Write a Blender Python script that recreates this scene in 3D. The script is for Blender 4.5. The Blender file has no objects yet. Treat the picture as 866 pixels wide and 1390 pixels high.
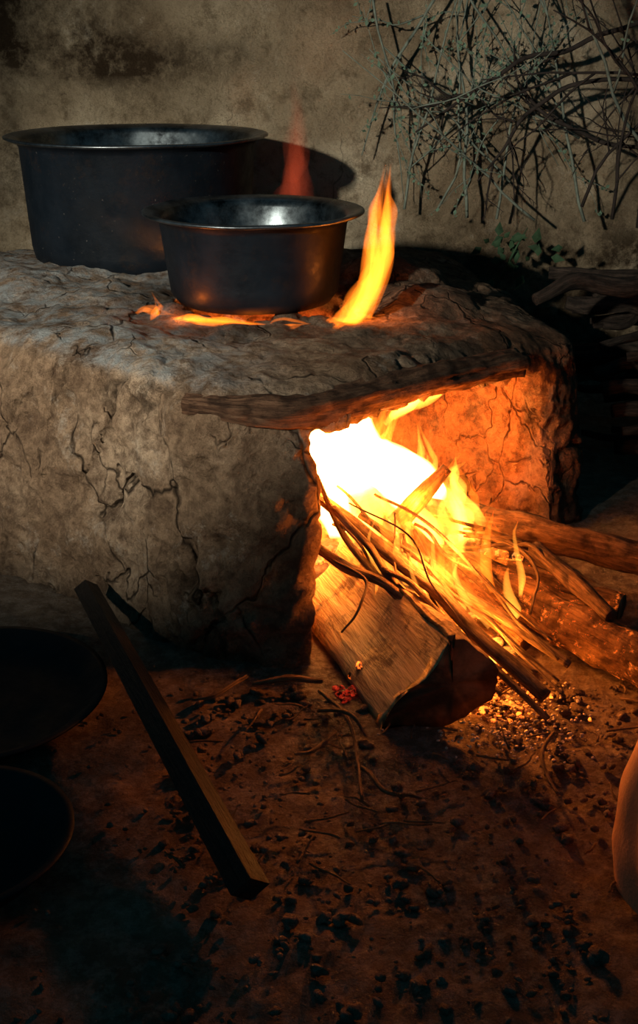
import bpy, bmesh, math, random
from mathutils import Vector, Matrix, noise
R = random.Random(7)
sc = bpy.context.scene
col = sc.collection

# ------------------------------------------------------------ helpers
def V(*a): return Vector(a)
def sstep(a, b, x):
    t = max(0, min(1, (x - a) / (b - a))); return t * t * (3 - 2 * t)
def fr(p, oct=4):
    s = 0; a = 1; q = Vector(p)
    for i in range(oct):
        s += a * noise.noise(q); q = q * 2.03 + Vector((3.1, 1.7, 5.3)); a *= .5
    return s
def obj_from_bm(name, bm, mats, smooth=True, parent=None):
    me = bpy.data.meshes.new(name); bm.to_mesh(me); bm.free()
    for m in mats: me.materials.append(m)
    if smooth:
        for p in me.polygons: p.use_smooth = True
    o = bpy.data.objects.new(name, me); col.objects.link(o)
    if parent: o.parent = parent
    return o
def empty(name, loc=(0, 0, 0)):
    o = bpy.data.objects.new(name, None); col.objects.link(o); o.empty_display_size = .05
    return o
def spline(pts, n):
    pts = [Vector(p) for p in pts]
    if len(pts) == 2: return [pts[0].lerp(pts[1], i / n) for i in range(n + 1)]
    P = [pts[0] * 2 - pts[1]] + pts + [pts[-1] * 2 - pts[-2]]
    out = []; m = len(pts) - 1
    for i in range(n + 1):
        f = i / n * m; k = min(int(f), m - 1); t = f - k
        a, b, c, d = P[k], P[k + 1], P[k + 2], P[k + 3]
        out.append(.5 * ((2 * b) + (c - a) * t + (2 * a - 5 * b + 4 * c - d) * t * t + (3 * b - a - 3 * c + d) * t ** 3))
    return out
def lerplist(l, f):
    f *= len(l) - 1; k = min(int(f), len(l) - 2) if len(l) > 1 else 0
    return l[k] + (l[k + 1] - l[k]) * (f - k) if len(l) > 1 else l[0]
def tube(bm, pts, radii, seg=12, n=24, amp=0., fs=30., flat=1., mat=0, capmat=0, wig=0., seed=0., ridge=0., cap=True):
    P = spline(pts, n)
    if wig:
        for i, p in enumerate(P):
            w = wig * math.sin(math.pi * min(1, i / n + .15))
            q = p * 9 + Vector((seed, seed * 2, 0))
            P[i] = p + Vector((noise.noise(q), noise.noise(q + Vector((9, 0, 0))), noise.noise(q + Vector((0, 9, 0))))) * w
    uv = bm.loops.layers.uv.verify()
    T = (P[1] - P[0]).normalized()
    N = T.orthogonal().normalized()
    if abs(T.z) < .8: N = T.cross(Vector((0, 0, 1))).normalized()
    rings = []; L = 0; Ls = []
    for i, p in enumerate(P):
        t2 = (P[min(i + 1, n)] - P[max(i - 1, 0)]).normalized()
        N = (N - t2 * N.dot(t2)).normalized(); B = t2.cross(N)
        if i: L += (p - P[i - 1]).length
        Ls.append(L); r = lerplist(radii, i / n); ring = []
        for j in range(seg):
            a = 2 * math.pi * j / seg
            d = N * math.cos(a) + B * math.sin(a) * flat
            k = 1.
            if amp: k += amp * fr(Vector((math.cos(a) * 1.2, math.sin(a) * 1.2, L * fs)) + Vector((seed, 0, 0)), 3)
            if ridge: k += ridge * noise.noise(Vector((math.cos(a) * 4, math.sin(a) * 4, L * fs * .25 + seed)))
            ring.append(bm.verts.new(p + d * r * k))
        rings.append(ring)
    for i in range(n):
        for j in range(seg):
            k = (j + 1) % seg
            f = bm.faces.new((rings[i][j], rings[i][k], rings[i + 1][k], rings[i + 1][j])); f.material_index = mat
            us = [(j / seg, Ls[i]), ((j + 1) / seg, Ls[i]), ((j + 1) / seg, Ls[i + 1]), (j / seg, Ls[i + 1])]
            for lp, u in zip(f.loops, us): lp[uv].uv = (u[0], u[1] * 5 + seed)
    if cap:
        for ring, rv, c in ((rings[0], True, P[0]), (rings[-1], False, P[-1])):
            cv = bm.verts.new(c)
            for j in range(seg):
                k = (j + 1) % seg
                vs = (ring[k], ring[j], cv) if rv else (ring[j], ring[k], cv)
                f = bm.faces.new(vs); f.material_index = capmat
                for lp in f.loops:
                    lp[uv].uv = (0.5, 0.5) if lp.vert == cv else (0.5 + .5 * math.cos(6.28 * j / seg), .5 + .5 * math.sin(6.28 * j / seg))
    return P
def lathe(bm, prof, seg=96, c=(0, 0, 0), mats=None, wob=0.):
    rings = []
    for i, (r, z) in enumerate(prof):
        ring = []
        for j in range(seg):
            a = 2 * math.pi * j / seg
            k = 1 + wob * noise.noise(Vector((math.cos(a) * 1.5, math.sin(a) * 1.5, z * 8)))
            ring.append(bm.verts.new((c[0] + r * k * math.cos(a), c[1] + r * k * math.sin(a), c[2] + z + wob * .08 * noise.noise(Vector((math.cos(a) * 2, math.sin(a) * 2, 7))))))
        rings.append(ring)
    for i in range(len(rings) - 1):
        for j in range(seg):
            k = (j + 1) % seg
            f = bm.faces.new((rings[i][j], rings[i][k], rings[i + 1][k], rings[i + 1][j]))
            if mats: f.material_index = mats[i]
    bm.faces.new(list(reversed(rings[0])))
    f = bm.faces.new(rings[-1])
    if mats: f.material_index = mats[-1]

# ------------------------------------------------------------ material tools
class M:
    def __init__(s, name, rough=.9, spec=.2):
        s.m = bpy.data.materials.new(name); s.m.use_nodes = True
        s.nt = s.m.node_tree; s.n = s.nt.nodes; s.b = s.n['Principled BSDF']; s.out = s.n['Material Output']
        s.b.inputs['Roughness'].default_value = rough; s.b.inputs['Specular IOR Level'].default_value = spec
    def add(s, t, **k):
        x = s.n.new(t)
        for a, b in k.items():
            if a.startswith('_'): x.inputs[a[1:].replace('_', ' ')].default_value = b
            else: setattr(x, a, b)
        return x
    def link(s, a, b): s.nt.links.new(a, b)
    def coord(s, kind='Object', scale=(1, 1, 1)):
        c = s.add('ShaderNodeTexCoord'); mp = s.add('ShaderNodeMapping'); mp.inputs['Scale'].default_value = scale
        s.link(c.outputs[kind], mp.inputs[0]); return mp.outputs[0]
    def noise(s, vec, scale, detail=6, rough=.6, dist=0):
        x = s.add('ShaderNodeTexNoise'); x.inputs['Scale'].default_value = scale; x.inputs['Detail'].default_value = detail
        x.inputs['Roughness'].default_value = rough; x.inputs['Distortion'].default_value = dist
        s.link(vec, x.inputs['Vector']); return x
    def ramp(s, f, stops):
        x = s.add('ShaderNodeValToRGB'); e = x.color_ramp.elements
        while len(e) < len(stops): e.new(.5)
        for i, (p, c) in enumerate(stops):
            e[i].position = p; e[i].color = (c, c, c, 1) if not isinstance(c, tuple) else (*c, 1)
        s.link(f, x.inputs[0]); return x.outputs[0]
    def mix(s, f, a, b, mode='MIX'):
        x = s.add('ShaderNodeMix', data_type='RGBA', blend_type=mode)
        for i, v in ((0, f), (6, a), (7, b)):
            if isinstance(v, (int, float)): x.inputs[i].default_value = v
            elif isinstance(v, tuple): x.inputs[i].default_value = (*v, 1)
            else: s.link(v, x.inputs[i])
        return x.outputs[2]
    def math(s, op, a, b=0.):
        x = s.add('ShaderNodeMath', operation=op)
        for i, v in enumerate((a, b)):
            if isinstance(v, (int, float)): x.inputs[i].default_value = v
            else: s.link(v, x.inputs[i])
        return x.outputs[0]
    def bump(s, h, dist=.01, strength=1., prev=None):
        x = s.add('ShaderNodeBump'); x.inputs['Strength'].default_value = strength; x.inputs['Distance'].default_value = dist
        s.link(h, x.inputs['Height'])
        if prev: s.link(prev, x.inputs['Normal'])
        return x.outputs[0]
    def attr(s, name):
        x = s.add('ShaderNodeAttribute'); x.attribute_name = name; return x.outputs['Fac']
    def color(s, c): s.link(c, s.b.inputs['Base Color'])
    def normal(s, n): s.link(n, s.b.inputs['Normal'])
def cracks(m, co, scale, width, maskscale, m0, m1):
    nz = m.noise(co, scale * .9, 4, .6)
    d = m.add('ShaderNodeVectorMath', operation='SCALE'); m.link(nz.outputs['Color'], d.inputs[0]); d.inputs['Scale'].default_value = .9 / scale
    a = m.add('ShaderNodeVectorMath', operation='ADD'); m.link(co, a.inputs[0]); m.link(d.outputs[0], a.inputs[1])
    v = m.add('ShaderNodeTexVoronoi', feature='DISTANCE_TO_EDGE'); v.inputs['Scale'].default_value = scale; m.link(a.outputs[0], v.inputs['Vector'])
    c = m.ramp(v.outputs['Distance'], [(0, 1.), (width, 0.)])
    k = m.ramp(m.noise(co, maskscale, 3).outputs[0], [(m0, 0.), (m1, 1.)])
    return m.math('MULTIPLY', c, k)

def mat_clay():
    m = M('cracked_clay', .95, .1); co = m.coord(); cz = m.coord('Object', (1, 1, .6))
    base = m.ramp(m.noise(co, 5, 8, .65).outputs[0], [(.3, (.18, .105, .062)), (.5, (.39, .255, .16)), (.72, (.66, .48, .33))])
    fine = m.noise(co, 60, 6, .7).outputs[0]
    base = m.mix(m.ramp(fine, [(.38, .7), (.58, 0.)]), base, (.14, .085, .052))
    base = m.mix(m.ramp(m.noise(co, 14, 8, .8).outputs[0], [(.38, .8), (.50, 0.)]), base, (.11, .066, .042))
    base = m.mix(m.ramp(m.noise(co, 11, 8, .8).outputs[0], [(.56, 0.), (.68, .6)]), base, (.66, .55, .44))
    c1 = cracks(m, cz, 4.5, .014, 4.2, .49, .55); c2 = cracks(m, cz, 9, .018, 6, .52, .58)
    c1 = m.math('MAXIMUM', c1, c2)
    cr = m.math('MAXIMUM', c1, m.math('MULTIPLY', m.attr('crev'), m.ramp(m.noise(co, 40, 5, .7).outputs[0], [(.3, 1.), (.7, .6)])))
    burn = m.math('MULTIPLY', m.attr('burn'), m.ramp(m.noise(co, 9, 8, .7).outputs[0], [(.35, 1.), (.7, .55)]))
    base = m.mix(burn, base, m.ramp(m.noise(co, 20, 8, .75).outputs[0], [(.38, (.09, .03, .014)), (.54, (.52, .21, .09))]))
    ash = m.math('MULTIPLY', m.attr('ash'), m.ramp(m.noise(co, 28, 6, .7).outputs[0], [(.40, .05), (.6, .95)]))
    base = m.mix(ash, base, (.36, .39, .40))
    soot_dark = m.math('MULTIPLY', m.attr('soot_dark'), m.ramp(m.noise(co, 22, 6, .7).outputs[0], [(.3, 1.), (.75, .4)]))
    base = m.mix(soot_dark, base, (.03, .02, .015))
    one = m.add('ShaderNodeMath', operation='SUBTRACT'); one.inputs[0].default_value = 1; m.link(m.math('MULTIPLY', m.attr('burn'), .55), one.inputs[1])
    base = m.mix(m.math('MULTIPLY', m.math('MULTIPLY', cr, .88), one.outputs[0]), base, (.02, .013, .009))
    m.color(base)
    n = m.bump(m.noise(co, 9, 8, .7).outputs[0], .06, 1.)
    n = m.bump(m.noise(co, 26, 8, .75).outputs[0], .024, 1., n)
    n = m.bump(fine, .008, 1., n)
    x = m.add('ShaderNodeMath', operation='SUBTRACT'); x.inputs[0].default_value = 1; m.link(c1, x.inputs[1])
    n = m.bump(x.outputs[0], .010, 1., n)
    m.normal(n); return m.m
def mat_wall():
    m = M('mud_plaster', .95, .1); co = m.coord()
    base = m.ramp(m.noise(co, 2.2, 8, .62).outputs[0], [(.3, (.16, .11, .066)), (.5, (.36, .28, .185)), (.7, (.62, .52, .38))])
    base = m.mix(m.ramp(m.noise(co, 14, 8, .78).outputs[0], [(.36, .85), (.5, 0.)]), base, (.14, .10, .06))
    base = m.mix(m.ramp(m.noise(co, 7, 8, .8).outputs[0], [(.56, 0.), (.68, .7)]), base, (.62, .54, .42))
    st = m.math('MULTIPLY', m.attr('soot_dark'), m.ramp(m.noise(co, 8, 9, .8, .1).outputs[0], [(.45, 1.), (.62, .12)]))
    base = m.mix(st, base, (.035, .022, .012))
    cr = cracks(m, co, 3, .006, 2.2, .52, .58)
    base = m.mix(m.math('MULTIPLY', cr, .6), base, (.05, .04, .03))
    m.color(base)
    n = m.bump(m.noise(co, 6, 10, .7).outputs[0], .09, 1.)
    n = m.bump(m.noise(co, 30, 7, .75).outputs[0], .02, 1., n)
    n = m.bump(m.noise(co, 90, 5, .7).outputs[0], .005, 1., n)
    m.normal(n); return m.m
def mat_ground():
    m = M('ash_soil', .95, .1); co = m.coord()
    base = m.ramp(m.noise(co, 4, 8, .7).outputs[0], [(.3, (.10, .066, .046)), (.55, (.20, .135, .09)), (.75, (.30, .22, .16))])
    base = m.mix(m.ramp(m.noise(co, 45, 6, .8).outputs[0], [(.45, 0.), (.72, .7)]), base, (.46, .37, .30))
    base = m.mix(m.ramp(m.noise(co, 30, 7, .75).outputs[0], [(.3, .5), (.5, 0.)]), base, (.04, .027, .019))
    m.color(base)
    n = m.bump(m.noise(co, 28, 8, .75).outputs[0], .012, 1.)
    n = m.bump(m.noise(co, 80, 6, .75).outputs[0], .010, 1., n)
    m.normal(n); return m.m
def mat_bark(name, c0, c1, c2, glow=0., rough=.9):
    m = M(name, rough, .15 if rough > .6 else .4)
    uv = m.coord('UV', (1, 1, 1))
    s1 = m.add('ShaderNodeMapping'); s1.inputs['Scale'].default_value = (14, 1.6, 1); m.link(uv, s1.inputs[0])
    s2 = m.add('ShaderNodeMapping'); s2.inputs['Scale'].default_value = (6, 5, 1); m.link(uv, s2.inputs[0])
    g = m.noise(s1.outputs[0], 1.5, 8, .7, .4).outputs[0]; p = m.noise(s2.outputs[0], 1.2, 6, .6).outputs[0]
    base = m.ramp(g, [(.3, c0), (.5, c1), (.7, c2)])
    base = m.mix(m.ramp(p, [(.4, .7), (.55, 0.)]), base, tuple(x * .5 for x in c0))
    m.color(base)
    n = m.bump(g, .012, 1.); n = m.bump(p, .01, .7, n); m.normal(n)
    if glow:
        co = m.coord()
        e = m.ramp(m.noise(co, 55, 5, .8).outputs[0], [(.56, 0.), (.68, 1.)])
        m.b.inputs['Emission Color'].default_value = (1, .16, .015, 1)
        m.link(m.math('MULTIPLY', e, glow), m.b.inputs['Emission Strength'])
    return m.m
def mat_cutwood(name, a, b):
    m = M(name, .8, .2); co = m.coord()
    w = m.add('ShaderNodeTexWave', wave_type='RINGS'); w.inputs['Scale'].default_value = 14; w.inputs['Distortion'].default_value = 6; w.inputs['Detail'].default_value = 4
    m.link(co, w.inputs['Vector'])
    base = m.mix(w.outputs['Fac'], a, b)
    base = m.mix(m.ramp(m.noise(co, 14, 6, .7).outputs[0], [(.35, .9), (.6, 0.)]), base, (.02, .014, .01))
    m.color(base); m.normal(m.bump(w.outputs['Fac'], .003, .6)); return m.m
def mat_split():
    m = M('split_wood', .75, .25)
    uv = m.coord('UV', (1, 1, 1)); co = m.coord()
    s1 = m.add('ShaderNodeMapping'); s1.inputs['Scale'].default_value = (1.2, 16, 1); m.link(uv, s1.inputs[0])
    g = m.noise(s1.outputs[0], 1.6, 8, .65, .3).outputs[0]
    base = m.ramp(g, [(.3, (.26, .15, .06)), (.5, (.66, .47, .21)), (.75, (.9, .70, .36))])
    base = m.mix(m.ramp(m.noise(co, 13, 7, .7).outputs[0], [(.52, 0.), (.62, .85)]), base, (.07, .035, .018))
    m.color(base); m.normal(m.bump(g, .014, 1.)); return m.m
def mat_soot_metal(name, speck=.0, base=(.003, .0048, .0075), rough=.42, metal=.0):
    m = M(name, rough, .16); co = m.coord()
    b = m.ramp(m.noise(co, 9, 7, .7).outputs[0], [(.35, base), (.7, tuple(x * 2.0 for x in base))])
    b = m.mix(m.ramp(m.noise(co, 14, 8, .8).outputs[0], [(.55, 0.), (.7, .6)]), b, (.022, .013, .009))
    if speck:
        b = m.mix(m.ramp(m.noise(co, 150, 3, .6).outputs[0], [(.68, 0.), (.74, speck)]), b, (.16, .14, .13))
    m.color(b); m.b.inputs['Metallic'].default_value = metal
    m.link(m.ramp(m.noise(co, 20, 6, .7).outputs[0], [(.3, rough - .08), (.7, rough + .25)]), m.b.inputs['Roughness'])
    m.normal(m.bump(m.noise(co, 60, 6, .7).outputs[0], .0015, .5)); return m.m
def mat_worn_metal(name, c=(.22, .24, .25), rough=.35, d=(.010, .012, .014)):
    m = M(name, rough, .3); co = m.coord()
    b = m.ramp(m.noise(co, 12, 8, .75).outputs[0], [(.36, d), (.64, c)])
    m.color(b); m.b.inputs['Metallic'].default_value = .95
    m.link(m.ramp(m.noise(co, 18, 6, .7).outputs[0], [(.3, rough - .05), (.7, rough + .2)]), m.b.inputs['Roughness'])
    return m.m
def mat_vol(name, c, s):
    mt = bpy.data.materials.new(name); mt.use_nodes = True; nt = mt.node_tree; nt.nodes.clear()
    o = nt.nodes.new('ShaderNodeOutputMaterial'); e = nt.nodes.new('ShaderNodeEmission')
    e.inputs[0].default_value = (*c, 1); e.inputs[1].default_value = s
    nt.links.new(e.outputs[0], o.inputs['Volume']); return mt
def mat_simple(name, c, rough=.9, nscale=20, var=.5):
    m = M(name, rough, .15); co = m.coord()
    m.color(m.ramp(m.noise(co, nscale, 6, .7).outputs[0], [(.3, tuple(x * (1 - var) for x in c)), (.7, tuple(min(1, x * (1 + var)) for x in c))]))
    m.normal(m.bump(m.noise(co, nscale * 4, 5, .7).outputs[0], .003, .7)); return m.m

CLAY = mat_clay(); WALL = mat_wall(); GROUND = mat_ground()
BARK = mat_bark('bark_brown', (.05, .03, .02), (.19, .11, .065), (.34, .22, .13))
BARKG = mat_bark('bark_charring', (.05, .022, .012), (.20, .10, .045), (.34, .18, .08), 1.2)
STICK = mat_bark('stick_bark', (.12, .075, .04), (.30, .19, .11), (.48, .34, .2))
CUT = mat_cutwood('cut_end_dark', (.30, .16, .07), (.10, .055, .025))
SPLIT = mat_split()

# ------------------------------------------------------------ ground & wall
def grid(name, x0, x1, y0, y1, s, fn, mat, vertical=False):
    nx = int((x1 - x0) / s); ny = int((y1 - y0) / s)
    vs = []; at = []
    for j in range(ny + 1):
        for i in range(nx + 1):
            p, a = fn(x0 + i * (x1 - x0) / nx, y0 + j * (y1 - y0) / ny); vs.append(p); at.append(a)
    fs = []
    for j in range(ny):
        for i in range(nx):
            a = j * (nx + 1) + i; fs.append((a, a + 1, a + nx + 2, a + nx + 1))
    me = bpy.data.meshes.new(name); me.from_pydata(vs, [], fs); me.materials.append(mat)
    A = me.attributes.new('soot_dark', 'FLOAT', 'POINT'); A.data.foreach_set('value', at)
    for p in me.polygons: p.use_smooth = True
    o = bpy.data.objects.new(name, me); col.objects.link(o); return o
def gfn(x, y):
    # finer spacing near the middle of the room
    u = x / 2.4; x = 2.4 * (.45 * u + .55 * u ** 3)
    h = .009 * fr(V(x * 4, y * 4, 0), 2) + .005 * fr(V(x * 22, y * 22, 3), 2)
    k = .3 + .7 * sstep(-.3, .1, x)
    h += .005 * abs(noise.noise(V(x * 60, y * 60, 4))) * k
    return (x, y, h - .009), 0.
floor = grid('floor', -2.4, 2.4, .2, 3.05, .012, gfn, GROUND)
def wfn(x, z):
    h = .024 * fr(V(x * 2, z * 2, 5), 3) + .009 * fr(V(x * 12, z * 12, 1), 3)
    s = 0
    for cx, cz, rx, rz, w in ((-.62, .79, .18, .07, 1.4), (-.42, .76, .14, .05, 1.2), (-.85, .90, .3, .09, 1.2), (-.2, .78, .08, .04, .6), (-.74, .55, .05, .14, .9), (.95, .8, .25, .5, 1.), (-.3, 1.0, .5, .07, .9), (-.45, .66, .2, .04, .4)):  # right-hand ellipse paints light falloff into the wall colour; the others are stains
        s += w * math.exp(-((x - cx) / rx) ** 2 - ((z - cz) / rz) ** 2)
    s += .8 * sstep(.5, .3, z) * sstep(.0, .3, x)  # wall darker low down on the right
    return (x, 2.93 + h, z), min(1, s)
grid('wall_back', -2.4, 2.4, -.05, 2.2, .02, wfn, WALL)

# ------------------------------------------------------------ mud stove
def prism(name, poly, z0, z1, bev=0.):
    bm = bmesh.new(); lo = [bm.verts.new((x, y, z0)) for x, y in poly]; hi = [bm.verts.new((x, y, z1)) for x, y in poly]
    n = len(poly); bm.faces.new(list(reversed(lo))); bm.faces.new(hi)
    for i in range(n):
        k = (i + 1) % n; bm.faces.new((lo[i], lo[k], hi[k], hi[i]))
    bmesh.ops.recalc_face_normals(bm, faces=bm.faces)
    if bev:
        es = [e for e in bm.edges if not (abs(e.verts[0].co.z - z0) < 1e-5 and abs(e.verts[1].co.z - z0) < 1e-5)]
        bmesh.ops.bevel(bm, geom=es, offset=bev, segments=4, profile=.5, affect='EDGES')
    return obj_from_bm(name, bm, [])
IN = [(.03, 1.40), (.46, 1.90), (.40, 1.985), (.246, 2.07), (.12, 2.25), (-.1, 2.32), (-.32, 2.12), (-.29, 1.80), (-.035, 1.535)]
outer = prism('tmp_outer', [(.0, 1.465), (.41, 1.96), (.50, 2.03), (.44, 2.5), (.40, 2.90), (-1.15, 2.90), (-1.1, 2.35), (-.56, 1.825), (-.15, 1.49)], -.02, .385, .05)
inner = prism('tmp_inner', IN, -.2, .328, 0)
bm = bmesh.new(); lathe(bm, [(.19, .25), (.165, .34), (.172, .5)], 40, (-.108, 2.075, 0)); bmesh.ops.recalc_face_normals(bm, faces=bm.faces); hole = obj_from_bm('tmp_hole', bm, [])
bm = bmesh.new(); lathe(bm, [(.12, .25), (.12, .5)], 40, (-.36, 2.55, 0)); bmesh.ops.recalc_face_normals(bm, faces=bm.faces); hole2 = obj_from_bm('tmp_hole2', bm, [])
for c, op in ((inner, 'DIFFERENCE'), (hole, 'DIFFERENCE'), (hole2, 'DIFFERENCE')):
    md = outer.modifiers.new('b', 'BOOLEAN'); md.object = c; md.operation = op; md.solver = 'EXACT'
lumps = []
for (x, y, z, rx, ry, rz) in ((.17, 2.33, .385, .13, .07, .045), (-.27, 1.99, .372, .035, .03, .028), (.02, 2.2, .372, .035, .03, .03), (-.16, 2.24, .37, .04, .03, .03), (.25, 2.12, .375, .10, .08, .03), (-.05, 1.955, .36, .03, .02, .028), (-.3, 2.38, .37, .06, .04, .022), (-.52, 2.42, .37, .05, .04, .022), (-.4, 2.72, .36, .06, .04, .025), (-.40, 2.0, .372, .075, .022, .022), (.06, 1.80, .365, .13, .06, .034), (.22, 1.93, .362, .12, .05, .034)):
    bm = bmesh.new(); bmesh.ops.create_icosphere(bm, subdivisions=3, radius=1, matrix=Matrix.Translation((x, y, z)) @ Matrix.Rotation(.8 if x > 0 and y < 2 else 0, 4, 'Z') @ Matrix.Diagonal((rx, ry, rz, 1)))
    o = obj_from_bm('tmp_l', bm, []); lumps.append(o)
    md = outer.modifiers.new('u', 'BOOLEAN'); md.object = o; md.operation = 'UNION'; md.solver = 'EXACT'
md = outer.modifiers.new('r', 'REMESH'); md.mode = 'VOXEL'; md.voxel_size = .0065
md = outer.modifiers.new('s', 'SMOOTH'); md.iterations = 6; md.factor = .5
dg = bpy.context.evaluated_depsgraph_get()
me = bpy.data.meshes.new_from_object(outer.evaluated_get(dg))
for o in [outer, inner, hole, hole2] + lumps: bpy.data.objects.remove(o)
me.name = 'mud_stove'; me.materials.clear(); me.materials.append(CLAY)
nrm = [v.normal.copy() for v in me.vertices]
def inpoly(x, y, poly):
    c = False; n = len(poly)
    for i in range(n):
        x1, y1 = poly[i]; x2, y2 = poly[i - 1]
        if (y1 > y) != (y2 > y) and x < (x2 - x1) * (y - y1) / (y2 - y1) + x1: c = not c
    return c
cx, cy = .03, 1.93
INX = [(cx + (x - cx) * 1.06, cy + (y - cy) * 1.06) for x, y in IN]
soot_dark = []; ash = []; crev = []; burn = []
for v, n in zip(me.vertices, nrm):
    p = v.co.copy()
    flat_ = sstep(.9, .4, n.z)
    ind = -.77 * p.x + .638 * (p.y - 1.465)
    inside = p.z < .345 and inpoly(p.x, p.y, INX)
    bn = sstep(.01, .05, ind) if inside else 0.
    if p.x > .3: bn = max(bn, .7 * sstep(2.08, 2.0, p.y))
    d = .024 * fr(p * 4.5, 3)
    r_ = fr(p * 15, 4); d += .0095 * (1 - 2 * abs(r_)) * (.45 + .55 * flat_)
    q = p * 7 + Vector((fr(p * 5, 3), fr(p * 5 + Vector((5, 0, 0)), 3), fr(p * 5 + Vector((0, 5, 0)), 3))) * .9
    q.z *= .7
    vv = noise.voronoi(q); dv = vv[0]; e = dv[1] - dv[0]
    w_ = .05 + .06 * noise.noise(p * 14)
    mk = sstep(-.12, .08, noise.noise(p * 3.8 + Vector((2, 2, 2)))) * (.2 + .8 * flat_) * (1 - .5 * bn)
    # keep the slim corner pier beside the fire mouth sound
    pier = sstep(.16, .06, math.hypot(p.x + .03, p.y - 1.50)); mk *= 1 - .75 * pier
    cv_ = sstep(max(.02, w_), .0, e) * mk
    d -= .020 * sstep(w_ + .05, 0, e) * mk
    d += .009 * noise.noise(Vector(vv[1][0]) * 3.3) * flat_ * (1 - .7 * pier)
    top = sstep(.3, .36, p.z)
    dh = math.hypot(p.x + .1, p.y - 2.08)
    s = top * sstep(.36, .22, dh) * .9
    s = max(s, top * sstep(-.12, .08, p.x + .08 * fr(p * 6, 2)) * sstep(1.6, 1.8, p.y) * .85)
    s = max(s, top * math.exp(-((p.x + .41) / .08) ** 2 - ((p.y - 2.0) / .025) ** 2))
    s = max(s, .95 * sstep(-.05, .02, p.x - .42) * sstep(1.9, 2.0, p.y))  # right outer flank darker
    s = max(s, .6 * sstep(.06, -.02, p.z) * (n.z < .5))  # side faces darker towards the bottom
    soot_dark.append(min(1, s)); ash.append(top * sstep(.0, -.25, p.x) * sstep(.5, .9, n.z) * .9)
    crev.append(cv_); burn.append(bn)
    p += n * d
    k = 1 - .085 * max(0, p.z) / .38
    p.x = -.1 + (p.x + .1) * k; p.y = 2.6 + (p.y - 2.6) * (1 - .05 * max(0, p.z) / .38)
    p.z *= 1 - .12 * sstep(.1, .42, p.x)
    p.z -= .035 * sstep(2.2, 2.9, p.y) * sstep(.2, .35, p.z)
    v.co = p
for nm, dat in (('soot_dark', soot_dark), ('ash', ash), ('crev', crev), ('burn', burn)):
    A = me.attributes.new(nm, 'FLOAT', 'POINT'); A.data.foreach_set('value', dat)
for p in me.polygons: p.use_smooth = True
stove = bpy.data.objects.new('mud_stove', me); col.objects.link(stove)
bm = bmesh.new()
tube(bm, [(-.185, 1.555, .362), (-.10, 1.536, .358), (-.01, 1.554, .352), (.14, 1.706, .346), (.33, 1.912, .324)], [.016, .023, .027, .030, .025], 28, 110, .30, 13, .85, seed=3, ridge=.2)
obj_from_bm('lintel', bm, [mat_bark('lintel_scorched', (.045, .022, .014), (.16, .08, .045), (.28, .16, .095))], parent=stove)

# ------------------------------------------------------------ pots
SOOTM = mat_soot_metal('sooty_pot', .35); SOOTM2 = mat_soot_metal('sooty_pot_small', .06)
RIM = mat_worn_metal('worn_rim', (.20, .22, .24), .26, (.03, .035, .04)); INN = mat_worn_metal('pot_interior', (.15, .18, .20), .26)
def pot(name, c, rb, rt, rr, h, m):
    bm = bmesh.new()
    prof = [(rb * .72, 0), (rb * .9, .006), (rb * .98, .022), (rb, .045), (rt, h - .018), (rt + .004, h - .010), (rr - .006, h - .003), (rr, h), (rr, h + .003), (rr - .006, h + .0045), (rt + .001, h - .003), (rt - .006, h - .014), (rb - .006, .05), (rb * .95, .026), (rb * .85, .012), (rb * .5, .009), (.001, .008)]
    mats = [0] * 6 + [1] * 4 + [2] * 7
    lathe(bm, prof, 128, (0, 0, 0), mats, .012)
    bmesh.ops.recalc_face_normals(bm, faces=bm.faces)
    o = obj_from_bm(name, bm, [m, RIM, INN]); o.location = c
    return o
pot('cooking_pot', (-.378, 2.565, .368), .232, .243, .272, .262, SOOTM)
pot('cooking_pot', (-.114, 2.10, .385), .152, .164, .194, .158, SOOTM2)

# ------------------------------------------------------------ firewood
wood = empty('firewood')
def log(name, pts, radii, mat, seg=20, n=50, amp=.18, fs=16, seed=0, ridge=.12, wig=0., cap=CUT, flat=1.):
    bm = bmesh.new(); tube(bm, pts, radii, seg, n, amp, fs, flat, 0, 1, wig, seed, ridge)
    return obj_from_bm(name, bm, [mat, cap], parent=wood)
log('log_e', [(.16, 1.775, .115), (.33, 1.72, .10), (.52, 1.655, .075), (.66, 1.61, .06)], [.022, .027, .026, .024], BARK, seed=1)
log('log_f', [(.175, 1.73, .06), (.30, 1.58, .055), (.45, 1.40, .04), (.56, 1.27, .035)], [.026, .034, .036, .034], BARKG, seed=2, amp=.25)
log('log_g', [(.325, 1.62, .115), (.37, 1.53, .10), (.405, 1.455, .085)], [.012, .013, .010], BARK, 12, 24, seed=3)
log('log_h', [(.12, 1.70, .12), (.16, 1.71, .165), (.20, 1.725, .205)], [.017, .015, .008], BARKG, 14, 24, seed=4)
log('log_i', [(.02, 1.76, .12), (.13, 1.83, .125), (.25, 1.89, .11)], [.016, .02, .018], BARKG, 14, 24, seed=5)
log('log_j', [(.20, 1.74, .035), (.32, 1.69, .03), (.46, 1.60, .025)], [.024, .026, .02], BARKG, 16, 30, seed=6)
log('log_k', [(.13, 1.66, .13), (.20, 1.57, .085), (.29, 1.45, .045)], [.014, .018, .016], BARKG, 14, 30, seed=7)
log('stick_a', [(-.031, 1.637, .225), (.05, 1.575, .175), (.14, 1.49, .125), (.225, 1.405, .075), (.297, 1.335, .03)], [.008, .010, .011, .011, .010], STICK, 12, 60, .12, 20, 11, .05, .012)
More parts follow.
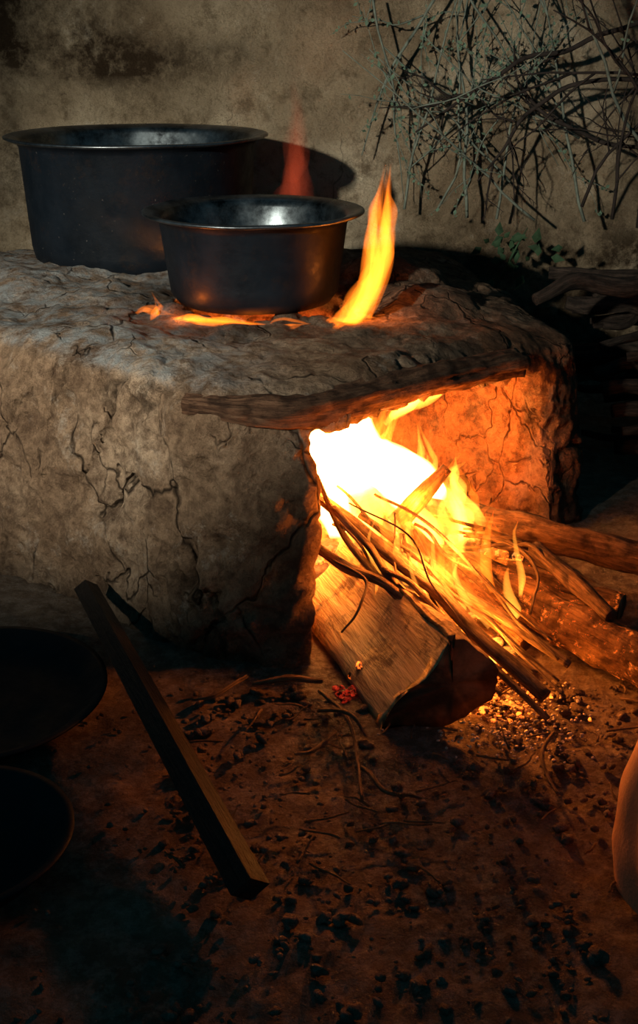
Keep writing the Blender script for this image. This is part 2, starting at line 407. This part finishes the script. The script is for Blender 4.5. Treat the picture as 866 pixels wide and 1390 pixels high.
log('stick_b', [(-.03, 1.57, .155), (.04, 1.525, .13), (.11, 1.467, .115), (.226, 1.325, .04)], [.007, .008, .007, .005], STICK, 12, 50, .12, 20, 12, .05, .012)
log('stick_c', [(-.003, 1.60, .24), (.04, 1.55, .175), (.10, 1.48, .12), (.187, 1.40, .06), (.24, 1.34, .03)], [.003, .005, .006, .005, .003], STICK, 8, 50, .1, 20, 13, 0, .02)
log('stick_d', [(.018, 1.57, .205), (.11, 1.49, .12), (.2, 1.4, .075), (.297, 1.31, .012)], [.005, .006, .006, .004], STICK, 8, 50, .1, 20, 14, 0, .02)
log('stick_e', [(.02, 1.48, .16), (.07, 1.46, .14), (.06, 1.42, .12), (.03, 1.40, .09)], [.002, .0025, .002, .0015], STICK, 6, 30, 0, 20, 15, 0, .02)
log('stick_f', [(.24, 1.60, .14), (.29, 1.56, .15), (.31, 1.52, .12), (.30, 1.49, .07)], [.0025, .003, .0025, .002], STICK, 6, 30, 0, 20, 16, 0, .02)
log('stick_g', [(.09, 1.50, .135), (.16, 1.44, .12), (.21, 1.38, .06), (.20, 1.33, .02)], [.004, .0045, .004, .003], STICK, 8, 30, 0, 20, 17, 0, .02)
log('stick_h', [(.06, 1.62, .17), (.15, 1.55, .12), (.25, 1.47, .08), (.34, 1.40, .04)], [.005, .008, .008, .006], STICK, 10, 40, .15, 20, 18, .05, .02)
RS = random.Random(5)
for i in range(13):
    a = V(RS.uniform(.0, .14), RS.uniform(1.55, 1.64), RS.uniform(.12, .22)); b_ = V(RS.uniform(.14, .33), RS.uniform(1.31, 1.46), RS.uniform(.02, .07))
    mid = a.lerp(b_, .5) + V(RS.uniform(-.02, .02), RS.uniform(-.01, .01), RS.uniform(-.01, .02))
    r = RS.uniform(.0016, .0036)
    log('twig_%d' % i, [a, mid, b_], [r * .7, r, r * .6], STICK, 7, 36, .1, 20, 20 + i, 0, .03)
for i in range(9):
    a = V(RS.uniform(.14, .25), RS.uniform(1.60, 1.72), RS.uniform(.09, .14)); b_ = a + V(RS.uniform(.1, .2), RS.uniform(-.15, -.03), -RS.uniform(.02, .06))
    log('twig_r%d' % i, [a, a.lerp(b_, .5) + V(0, 0, .02), b_], [.002, .0035, .0015], STICK, 6, 26, .1, 20, 50 + i, 0, .03)
# split log
bm = bmesh.new(); uvl = bm.loops.layers.uv.verify()
a0 = V(.150, 1.305, .062); a1 = V(.02, 1.66, .06); ax = (a1 - a0).normalized(); lf = V(-ax.y, ax.x, 0).normalized(); up = V(0, 0, 1)
sec = []
FL = 14
for i in range(FL + 1):
    t = i / FL; sec.append((.066 - .095 * t + .004 * math.sin(t * 9), -.064 + .128 * t + .006 * math.sin(t * 7)))
NB = 22
for i in range(1, NB):
    sec.append((-.008 - .070 * math.sin(math.radians(205 * i / NB) * .9), .064 * math.cos(math.radians(175) * i / NB)))
NS = 50; rings = []
for s in range(NS + 1):
    t = s / NS; c = a0.lerp(a1, t); ring = []
    for k, (l, q) in enumerate(sec):
        sc_ = 1 - .12 * t
        am = .10 if k > FL else .02
        f = 1 + am * fr(V(l * 40, q * 40, t * 9), 3)
        if k <= FL: f += .05 * noise.noise(V(k * 1.3, t * 1.5, 2))
        off = ax * (.016 * noise.noise(V(l * 25, q * 25, 5)) + .35 * (l + .03)) * (1 if s == 0 else 0) + ax * .30 * (l + .03) * (1 if s in (1, 2) else 0)
        ring.append(bm.verts.new(c + lf * l * f * sc_ + up * q * f * sc_ + off))
    rings.append(ring)
K = len(sec)
for s in range(NS):
    for k in range(K):
        k2 = (k + 1) % K
        f = bm.faces.new((rings[s][k], rings[s][k2], rings[s + 1][k2], rings[s + 1][k])); f.material_index = 0 if k < FL else 1
        for lp, (u, w) in zip(f.loops, ((s, k), (s, k + 1), (s + 1, k + 1), (s + 1, k))):
            lp[uvl].uv = (u / NS * 2, w / FL * .5) if k < FL else (w / K * 1.0, u / NS * 2)
for ring, rv in ((rings[0], True), (rings[-1], False)):
    c = sum((v.co for v in ring), Vector()) / K; cv = bm.verts.new(c - (ax * .004 if rv else -ax * .004))
    mid = [bm.verts.new(v.co.lerp(c, .5) + ax * .006 * noise.noise(v.co * 60)) for v in ring]
    for k in range(K):
        k2 = (k + 1) % K
        for vs in (((ring[k2], ring[k], mid[k], mid[k2]), (mid[k2], mid[k], cv)) if rv else ((ring[k], ring[k2], mid[k2], mid[k]), (mid[k], mid[k2], cv))):
            f = bm.faces.new(vs); f.material_index = 2
bmesh.ops.recalc_face_normals(bm, faces=bm.faces)
obj_from_bm('split_log', bm, [SPLIT, BARK, CUT], parent=wood)
# embers & ash
fire = empty('fire')
def chunks(name, items, mats, parent=None, sub=2, am=.5):
    bm = bmesh.new()
    for (x, y, z, r, mi) in items:
        sb = sub if r > .0045 else 1
        res = bmesh.ops.create_icosphere(bm, subdivisions=sb, radius=1, matrix=Matrix.Translation((x, y, z)) @ Matrix.Rotation(R.random() * 6, 4, 'Z') @ Matrix.Diagonal((r * R.uniform(.8, 1.5), r * R.uniform(.7, 1.1), r * R.uniform(.5, .8), 1)))
        c = V(x, y, z); s = V(R.random() * 50, 0, 0)
        for v in res['verts']:
            d = (v.co - c); v.co = c + d * (1 + am * fr(d.normalized() * 1.6 + s, 2))
        if mi:
            for f in set(f for v in res['verts'] for f in v.link_faces): f.material_index = mi
    return obj_from_bm(name, bm, mats, smooth=True, parent=parent)
em = M('ember', .9, .1); co = em.coord()
em.color(em.ramp(em.noise(co, 30, 5).outputs[0], [(.4, (.02, .015, .012)), (.7, (.35, .33, .3))]))
em.b.inputs['Emission Color'].default_value = (1, .14, .012, 1)
em.link(em.ramp(em.noise(co, 40, 4, .7).outputs[0], [(.48, 0.), (.62, 5.)]), em.b.inputs['Emission Strength'])
EMB = em.m; ASH = mat_simple('ash', (.60, .48, .35), .95, 60)
it = []
for i in range(230):
    t = R.random(); x = .05 + .24 * R.random() + .02; y = 1.40 + .55 * t
    x = x + (y - 1.6) * .15
    it.append((x, y, R.uniform(.0, .03), R.uniform(.006, .016), 0))
for i in range(60): it.append((R.uniform(-.2, .1), R.uniform(1.75, 2.15), R.uniform(.0, .03), R.uniform(.008, .018), 0))
for i in range(520): it.append((R.gauss(.25, .05), R.gauss(1.335, .05), R.uniform(-.004, .005), R.uniform(.001, .003), 1))
for i in range(70): it.append((R.gauss(.25, .035), R.gauss(1.365, .03), R.uniform(0, .006), R.uniform(.002, .005), 0))
for i in range(12): it.append((R.gauss(.035, .012), R.gauss(1.395, .010), .001, R.uniform(.003, .006), 2))
er = M('ember_red', .9, .1); co = er.coord(); er.b.inputs['Base Color'].default_value = (.03, .01, .01, 1)
er.b.inputs['Emission Color'].default_value = (1, .045, .015, 1)
er.link(er.ramp(er.noise(co, 90, 4, .7).outputs[0], [(.42, 0.), (.7, .8)]), er.b.inputs['Emission Strength'])
chunks('embers', it, [EMB, ASH, er.m], parent=fire)
# soil clods
it = []
for i in range(1500):
    x = R.uniform(-.18, .75); y = R.uniform(.78, 1.42)
    if x > .28 and y < 1.1: continue
    if x > .06 and y > 1.24 and x < .22: continue
    it.append((x, y, R.uniform(-.004, .001), R.choice([.002, .003, .003, .004, .005, .007]) * R.uniform(.7, 1.2), 0))
for i in range(200): it.append((R.uniform(-.7, -.1), R.uniform(.8, 1.5), -.003, R.uniform(.002, .004), 0))
chunks('soil_clods', it, [GROUND], sub=2, am=.6, parent=floor)
# ground twigs
bm = bmesh.new()
tw = [[(.0, 1.375, .012), (.03, 1.30, .02), (.045, 1.25, .012), (.05, 1.14, .012)], [(-.09, 1.40, .012), (-.04, 1.395, .02), (.005, 1.40, .015)], [(.0, 1.33, .012), (.04, 1.28, .03), (.06, 1.27, .012)],
      [(.02, 1.28, .014), (-.01, 1.24, .012), (-.03, 1.23, .012)], [(.05, 1.2, .012), (.08, 1.15, .02), (.12, 1.14, .012)], [(.3, 1.28, .01), (.27, 1.22, .012), (.28, 1.15, .01)], [(-.1, 1.42, .012), (-.14, 1.37, .012), (-.17, 1.36, .01)], [(.40, 1.36, .01), (.45, 1.32, .02), (.5, 1.3, .01)]]
for i, p in enumerate(tw): tube(bm, p, [.003, .0028, .0018] if i != 1 else [.003, .005, .004], 7, 24, .15, 30, 1, wig=.012, seed=i * 3.)
for i in range(60):
    x = R.uniform(-.15, .5); y = R.uniform(1.0, 1.42); a = R.uniform(0, 6.28); l = R.uniform(.02, .06)
    tube(bm, [(x, y, .006), (x + math.cos(a) * l, y + math.sin(a) * l, .010)], [.0018, .001], 5, 6, 0, 30, 1, wig=.01, seed=i)
obj_from_bm('scattered_twigs', bm, [STICK], parent=floor)

# ------------------------------------------------------------ flames
FO = mat_vol('flame_orange', (1, .19, .011), 66); FY = mat_vol('flame_yellow', (1, .32, .03), 125); FW = mat_vol('flame_white', (1, .50, .14), 300)
FR_ = mat_vol('red_glow_wisp', (1, .12, .04), 1.3); FB = mat_vol('flame_base', (1, .17, .012), 32); FH = mat_vol('bloom_haze', (1, .24, .02), 4.0)
FS = mat_vol('flame_strand', (1, .20, .012), 40)
fc = [0]
RF = random.Random(21)
def flame(pts, radii, mat, wig=.02, flat=.7, amp=.25):
    fc[0] += 1; bm = bmesh.new()
    tube(bm, pts, radii, 12, 28, amp, 9, flat, wig=wig, seed=fc[0] * 2.3)
    return obj_from_bm('tongue_%d' % fc[0], bm, [mat], parent=fire)
def bundle(pts, radii, mat, n, f0=.3, f1=.6, wig=.015, top=1.):
    P = spline(pts, 24)
    for s in range(n):
        a = RF.uniform(0, .25); b = RF.uniform(.55, top)
        if RF.random() < .3: a, b = RF.uniform(.3, .6), top
        ph = RF.uniform(0, 6.28); q = []; rr = []
        for i in range(6):
            t = a + (b - a) * i / 5; c = P[min(24, int(t * 24))]; r = lerplist(radii, t)
            an = ph + t * 2.5; k = RF.uniform(.3, .75)
            q.append(c + V(math.cos(an) * r * k, math.sin(an) * r * .5 * k, 0)); rr.append(r * RF.uniform(f0, f1) * math.sin(math.pi * min(.97, .18 + i / 5 * .8)))
        rr[-1] = .0006
        flame(q, rr, mat, wig, .7, .3)
Z = .001
flame([(.0, 1.80, .10), (.005, 1.80, .20), (-.01, 1.80, .33)], [.03, .060, .05], FW, .01)
flame([(.07, 1.82, .11), (.06, 1.82, .17), (.04, 1.82, .25), (.05, 1.82, .34)], [.05, .062, .048, .032], FW, .01)
flame([(.18, 1.80, .11), (.15, 1.80, .15), (.09, 1.80, .20), (.06, 1.80, .25)], [.045, .052, .038, Z], FW, .01)
flame([(.03, 1.72, .09), (.02, 1.72, .14), (.005, 1.73, .20), (.0, 1.74, .25)], [.02, .036, .03, Z], FW, .01)
flame([(.03, 1.76, .09), (.04, 1.76, .17), (.035, 1.77, .25), (.045, 1.79, .31)], [.02, .045, .03, Z], FY)
flame([(.08, 1.74, .08), (.075, 1.75, .15), (.05, 1.76, .22), (.075, 1.77, .28), (.085, 1.78, .325)], [.02, .035, .02, .012, Z], FY)
bundle([(.16, 1.74, .08), (.12, 1.75, .14), (.09, 1.75, .19), (.095, 1.75, .25), (.125, 1.76, .33)], [.03, .034, .030, .026, .018], FO, 16)
bundle([(.20, 1.70, .06), (.17, 1.70, .11), (.12, 1.72, .17), (.11, 1.73, .23)], [.03, .032, .024, .012], FY, 10)
bundle([(.24, 1.72, .08), (.235, 1.72, .12), (.21, 1.74, .17), (.215, 1.75, .22)], [.026, .030, .022, .006], FY, 9)
flame([(.06, 1.68, .08), (.05, 1.68, .13), (.02, 1.69, .18), (.025, 1.7, .23)], [.015, .03, .015, Z], FY)
flame([(.0, 1.68, .10), (-.01, 1.68, .15), (-.025, 1.69, .20), (-.02, 1.7, .24)], [.015, .028, .014, Z], FO)
bundle([(.175, 1.74, .13), (.165, 1.74, .17), (.17, 1.75, .21), (.155, 1.76, .27)], [.018, .026, .016, .005], FY, 7)
bundle([(.10, 1.82, .24), (.14, 1.82, .285), (.18, 1.83, .305), (.19, 1.84, .325)], [.014, .030, .032, .014], FY, 10)
for i in range(58):
    u = RF.random(); yb = RF.uniform(1.46, 1.80)
    xb = .02 + .24 * u + (1.7 - yb) * .25; zb = .04 + .28 * max(0, yb - 1.5) + RF.uniform(0, .03)
    H = (.21 - .10 * u) * RF.uniform(.5, 1.1); le = RF.uniform(-.055, -.005); r = RF.uniform(.005, .014)
    flame([(xb, yb, zb), (xb + le * .5, yb, zb + H * .35), (xb + le, yb + .01, zb + H * .7), (xb + le + RF.uniform(-.01, .03), yb + .015, zb + H)], [r * .5, r, r * .6, Z], RF.choice([FO, FO, FY, FY, FS]), .025, .6)
bundle([(.23, 1.42, .01), (.23, 1.42, .04), (.22, 1.43, .085)], [.02, .025, .01], FB, 6)
bundle([(.19, 1.46, .01), (.2, 1.46, .05), (.19, 1.46, .10)], [.02, .025, .01], FO, 6)
bundle([(.27, 1.68, .06), (.275, 1.68, .10), (.26, 1.69, .15)], [.02, .022, .008], FB, 5)
flame([(-.1, 1.95, .08), (-.1, 1.95, .2), (-.1, 1.98, .33)], [.05, .09, .06], FO, .01)
flame([(.10, 1.70, .03), (.08, 1.72, .14), (.06, 1.74, .30)], [.04, .13, .06], FH, .01, 1)  # faint glowing volume imitating bloom around the fire
flame([(.20, 1.55, .02), (.18, 1.60, .08), (.14, 1.66, .16)], [.05, .085, .03], FH, .01, 1)  # second bloom volume, over the front logs
# round the small pot
bundle([(.03, 1.97, .33), (.065, 1.98, .385), (.094, 2.0, .44), (.104, 2.02, .50), (.106, 2.03, .56), (.114, 2.03, .63)], [.028, .032, .028, .028, .024, .011], FS, 24, .3, .6, .012)
flame([(.01, 1.955, .33), (.05, 1.97, .375), (.08, 1.99, .415), (.088, 2.0, .47)], [.012, .014, .012, Z], FO, .006)
bundle([(.0, 1.935, .35), (.03, 1.94, .385), (.095, 1.96, .388)], [.016, .016, .010], FO, 6)
bundle([(-.25, 1.97, .37), (-.22, 1.955, .385), (-.17, 1.93, .388), (-.08, 1.92, .385)], [.014, .014, .014, .01], FO, 9, .3, .6, .01)
bundle([(-.10, 1.93, .375), (-.05, 1.92, .385), (-.0, 1.925, .385)], [.008, .010, .008], FO, 4)
bundle([(-.275, 2.0, .36), (-.27, 2.0, .39), (-.285, 2.01, .42)], [.014, .014, .006], FO, 5)
bundle([(-.32, 1.97, .388), (-.285, 1.98, .395), (-.24, 1.96, .392)], [.010, .012, .008], FS, 4)
bundle([(-.055, 2.5, .40), (-.055, 2.5, .50), (-.05, 2.5, .60), (-.06, 2.5, .76)], [.034, .034, .030, .012], FR_, 10, .5, .9, .02)  # faint red volume added for the reddish glow on the wall
def plight(name, loc, w, c, r=.02):
    l = bpy.data.lights.new(name, 'POINT'); l.energy = w; l.color = c; l.shadow_soft_size = r
    o = bpy.data.objects.new(name, l); col.objects.link(o); o.location = loc; o.parent = fire
plight('glow_core', (.03, 1.80, .20), 11, (1, .22, .02), .03)
plight('glow_mid', (.15, 1.69, .16), 12, (1, .20, .016), .02)
plight('glow_left', (.02, 1.61, .235), 4.0, (1, .28, .035), .012)
plight('glow_front', (.175, 1.49, .17), 6.0, (1, .26, .034), .012)
plight('glow_low', (.225, 1.43, .055), 2.6, (1, .27, .03), .012)
plight('glow_pot', (.09, 1.99, .42), .8, (1, .24, .03), .012)
plight('glow_ring', (-.235, 1.965, .395), .25, (1, .2, .02), .008)
bundle([(.18, 1.51, .08), (.175, 1.50, .12), (.175, 1.49, .17), (.165, 1.49, .20)], [.016, .02, .018, .006], FS, 6)
bundle([(.03, 1.62, .15), (.02, 1.61, .20), (.02, 1.61, .24), (.01, 1.61, .29)], [.016, .02, .018, .006], FS, 6)

# ------------------------------------------------------------ thorn branches
LEAF = mat_simple('dry_leaf', (.08, .13, .09), .8, 30); TWD = mat_simple('twig_dark', (.022, .017, .015), .9, 40); TWL = mat_simple('twig_grey', (.12, .14, .115), .9, 40)
bm = bmesh.new(); cnt = [0]
def sub(P, L, r, lvl, mi, k0, k1):
    for k in range(R.randint(k0, k1)):
        i = R.randint(2, len(P) - 2); t = (P[i + 1] - P[i]).normalized()
        s = t + V(R.gauss(0, .6), R.gauss(0, .25), R.gauss(0, .6))
        twig(P[i], s, L * R.uniform(.3, .6), r * .6, lvl + 1, mi)
def twig(p, d, L, r, lvl, mi):
    cnt[0] += 1
    pts = [p.copy()]; dd = d.normalized(); q = p.copy(); n = 5
    for i in range(n):
        dd = (dd + V(R.gauss(0, .16), R.gauss(0, .07), R.gauss(0, .16) + .02)).normalized(); q = q + dd * L / n
        q.y = min(q.y, 2.885); q.z = max(q.z, .42); pts.append(q.copy())
    P = tube(bm, pts, [r, r * .75, r * .3], 6 if lvl == 0 else 4, 12, 0, 30, 1, mat=mi, capmat=mi, wig=.012, seed=cnt[0] * .7)
    if lvl < 2: sub(P, L, r, lvl, mi, 2 if lvl < 1 else 1, 4 if lvl < 1 else 3)
    deco(P, lvl, mi)
def deco(P, lvl, mi):
    if lvl >= 1 and mi != 0:
        for k in range(7):
            i = R.randint(1, 11); c = P[i]; a = V(R.gauss(0, 1), R.gauss(0, .5), R.gauss(0, 1)).normalized(); s = R.uniform(.006, .015)
            b_ = a.cross(V(R.random(), 1, R.random())).normalized() * s * .3
            f = bm.faces.new([bm.verts.new(c), bm.verts.new(c + a * s * .5 + b_), bm.verts.new(c + a * s), bm.verts.new(c + a * s * .5 - b_)]); f.material_index = 2
    if mi == 0:
        for k in range(len(P) // 2):
            i = R.randint(1, len(P) - 2); a = V(R.gauss(0, 1), R.gauss(0, .6), R.gauss(0, 1)).normalized() * R.uniform(.010, .024)
            v0, v1, v2 = bm.verts.new(P[i] + V(.0014, 0, 0)), bm.verts.new(P[i] - V(.0014, 0, .001)), bm.verts.new(P[i] + a)
            bm.faces.new((v0, v1, v2))
mains = [((.95, 2.72, .72), (-1, .02, .0), .60, .005, 0), ((.80, 2.65, .46), (-.45, .05, .8), .55, .005, 0), ((.62, 2.80, .42), (-.3, .05, 1), .6, .004, 1), ((.35, 2.84, .42), (-.15, .05, 1), .6, .004, 1),
         ((.20, 2.84, .44), (.1, .02, 1), .55, .0035, 1), ((.5, 2.80, .42), (-.7, .05, .9), .6, .0035, 1), ((.9, 2.75, .42), (-.8, .05, .7), .8, .005, 1), ((.72, 2.7, .42), (.0, .05, 1), .6, .005, 0), ((1.0, 2.7, .5), (-.5, .05, 1), .6, .005, 0),
         ((.45, 2.85, .5), (-.8, 0, .5), .45, .003, 1), ((.30, 2.84, .95), (.3, 0, -1), .5, .003, 1), ((.12, 2.85, .9), (.15, 0, -1), .45, .003, 1), ((.6, 2.84, .6), (-1, 0, .15), .45, .003, 1),
         ((.66, 2.7, .44), (.15, 0, 1), .5, .004, 0), ((.8, 2.72, .44), (-.1, 0, 1), .5, .004, 0), ((.60, 2.75, .46), (.4, 0, .8), .5, .004, 0), ((.42, 2.84, .42), (.1, 0, 1), .5, .0035, 1), ((.28, 2.85, .44), (.5, 0, 1), .5, .003, 1)]
for p, d, L, r, mi in mains: twig(V(*p), V(*d), L, r, 0, mi)
for pts, r in (([(.95, 2.76, .88), (.70, 2.78, .848), (.55, 2.79, .79), (.42, 2.80, .75), (.31, 2.8, .68), (.22, 2.81, .617)], .0055), ([(.80, 2.74, .72), (.60, 2.77, .73), (.476, 2.79, .665), (.42, 2.8, .58), (.365, 2.8, .51)], .005), ([(.9, 2.72, .6), (.7, 2.76, .60), (.55, 2.78, .64), (.45, 2.8, .72), (.43, 2.8, .80)], .0045), ([(.28, 2.86, .96), (.235, 2.86, .86), (.15, 2.87, .72), (.10, 2.87, .56)], .0035)):
    cnt[0] += 1; mi = 0 if r > .004 else 1
    P = tube(bm, pts, [r, r, r * .4], 7, 34, .1, 30, 1, mat=mi, capmat=mi, wig=.02, seed=cnt[0] * .7); deco(P, 0, 0); sub(P, .35, r, 0, mi, 3, 5)
obj_from_bm('thorn_branches', bm, [TWD, TWL, LEAF])
# heap of branches on the right
bm = bmesh.new()
pile = [([(.50, 2.56, .345), (.75, 2.50, .36), (1.1, 2.44, .41)], .020), ([(.52, 2.46, .30), (.75, 2.42, .31), (1.2, 2.42, .35)], .024), ([(.40, 2.20, .365), (.60, 2.28, .385), (.95, 2.34, .44)], .019)]
RL = random.Random(3)
for i in range(26):
    y = RL.uniform(2.12, 2.65); z = RL.uniform(.03, .29); x0 = RL.uniform(.52, .62)
    pile.append(([(x0, y, z), (x0 + .3, y + RL.uniform(-.06, .06), z + RL.uniform(-.02, .05)), (x0 + .7, y + RL.uniform(-.12, .12), max(.03, z + RL.uniform(-.1, .1)))], RL.uniform(.010, .026)))
for i, (p, r) in enumerate(pile): tube(bm, p, [r * .6, r, r * .8], 14, 40, .25, 12, 1, 0, 0, .035, i * 4., .12)
obj_from_bm('branch_heap', bm, [mat_bark('pile_bark', (.014, .011, .009), (.045, .032, .025), (.09, .065, .05))])
bm = bmesh.new()
for i in range(30):
    c = V(R.gauss(.44, .045), 2.70 + R.uniform(-.04, .04), R.gauss(.37, .025)); a = V(R.gauss(0, 1), R.gauss(0, .4), R.gauss(.2, 1)).normalized(); s = R.uniform(.02, .04)
    b_ = a.cross(V(0, 1, 0)).normalized() * s * .3; n_ = V(0, -.004, 0)
    vs = [bm.verts.new(x) for x in (c, c + a * s * .35 + b_, c + a * s, c + a * s * .35 - b_)]; mdv = bm.verts.new(c + a * s * .4 + n_)
    for j in range(4): bm.faces.new((vs[j], vs[(j + 1) % 4], mdv))
tube(bm, [(.42, 2.72, .30), (.44, 2.70, .36), (.47, 2.70, .42)], [.004, .003, .001], 6, 10, mat=0)
obj_from_bm('leafy_sprig', bm, [mat_simple('green_leaf', (.02, .045, .022), .7, 30)])

# ------------------------------------------------------------ foreground left: pans, bar; right: cloth
PAN = mat_soot_metal('pan_black', .05, (.006, .007, .008), .5, .3)
bm = bmesh.new(); lathe(bm, [(.10, 0), (.14, .006), (.165, .028), (.172, .03), (.172, .033), (.163, .033), (.138, .012), (.1, .006), (.001, .005)], 96, wob=.01)
bmesh.ops.recalc_face_normals(bm, faces=bm.faces); o = obj_from_bm('frying_pan', bm, [PAN]); o.location = (-.452, 1.345, .004)
bm = bmesh.new(); lathe(bm, [(.06, 0), (.09, .012), (.118, .045), (.125, .05), (.125, .053), (.116, .052), (.088, .018), (.06, .006), (.001, .005)], 96, wob=.01)
bmesh.ops.recalc_face_normals(bm, faces=bm.faces); o = obj_from_bm('metal_bowl', bm, [PAN]); o.location = (-.385, 1.02, .002)
bm = bmesh.new()
tube(bm, [(-.352, 1.60, .060), (-.21, 1.28, .045), (-.07, .965, .028)], [.018, .0200, .0215], 4, 40, .0, 10, .7)
bmesh.ops.bevel(bm, geom=[e for e in bm.edges if e.calc_face_angle(0) > .7], offset=.003, segments=2, affect='EDGES')
obj_from_bm('wooden_bar', bm, [mat_bark('bar_wood', (.005, .0035, .0025), (.010, .007, .005), (.020, .012, .008), 0, .45)], smooth=False)
bm = bmesh.new(); rings = []
for i in range(41):
    t = i / 40; z = .003 + .36 * t
    rr = .145 + .02 * math.sin(t * 3.1) - .055 * t ** 2 - .08 * max(0, t - .8) ** 1 * 3
    ring = []
    for j in range(96):
        a = 2 * math.pi * j / 96
        f = 1 + .05 * math.sin(a * 9 + t * 3 + 1.5 * noise.noise(V(math.cos(a), math.sin(a), t * 2))) * (1 - t * .6) + .08 * fr(V(math.cos(a) * 1.3, math.sin(a) * 1.3, t * 2), 3)
        ring.append(bm.verts.new((.468 + .02 * t + rr * f * math.cos(a), .97 + .03 * t + rr * 1.1 * f * math.sin(a), z)))
    rings.append(ring)
for i in range(40):
    for j in range(96): bm.faces.new((rings[i][j], rings[i][(j + 1) % 96], rings[i + 1][(j + 1) % 96], rings[i + 1][j]))
cv = bm.verts.new((.490, 1.0, .372))
for j in range(96): bm.faces.new((rings[-1][j], rings[-1][(j + 1) % 96], cv))
cl = M('woven_cloth', .85, .1); co = cl.coord(); cl.color(cl.ramp(cl.noise(co, 8, 4).outputs[0], [(.3, (.36, .18, .09)), (.7, (.48, .26, .14))]))
cl.normal(cl.bump(cl.noise(co, 260, 2).outputs[0], .001, .6))
obj_from_bm('draped_cloth', bm, [cl.m])

# ------------------------------------------------------------ light / world / camera
def spot(name, loc, tgt, w, c, ang, blend, r):
    l = bpy.data.lights.new(name, 'SPOT'); l.energy = w; l.color = c; l.spot_size = math.radians(ang); l.spot_blend = blend; l.shadow_soft_size = r
    o = bpy.data.objects.new(name, l); col.objects.link(o); o.location = loc
    o.rotation_euler = (Vector(tgt) - Vector(loc)).to_track_quat('-Z', 'Y').to_euler()
spot('key_spot', (-1.5, -.5, 1.42), (-.24, 2.25, .54), 500, (1., .93, .76), 32, .8, .05)  # added spot standing in for unseen daylight; narrow cone keeps the floor dark
w = bpy.data.worlds.new('World'); sc.world = w; w.use_nodes = True
w.node_tree.nodes['Background'].inputs[0].default_value = (.004, .040, .060, 1); w.node_tree.nodes['Background'].inputs[1].default_value = 1.15
cam = bpy.data.cameras.new('Camera'); co_ = bpy.data.objects.new('Camera', cam); col.objects.link(co_)
co_.location = (0, 0, .845); co_.rotation_euler = (math.radians(67.5), 0, 0)
cam.sensor_fit = 'VERTICAL'; cam.sensor_height = 24; cam.lens = 24 * 1600 / 1390; cam.clip_start = .05
sc.camera = co_
sc.view_settings.view_transform = 'Standard'
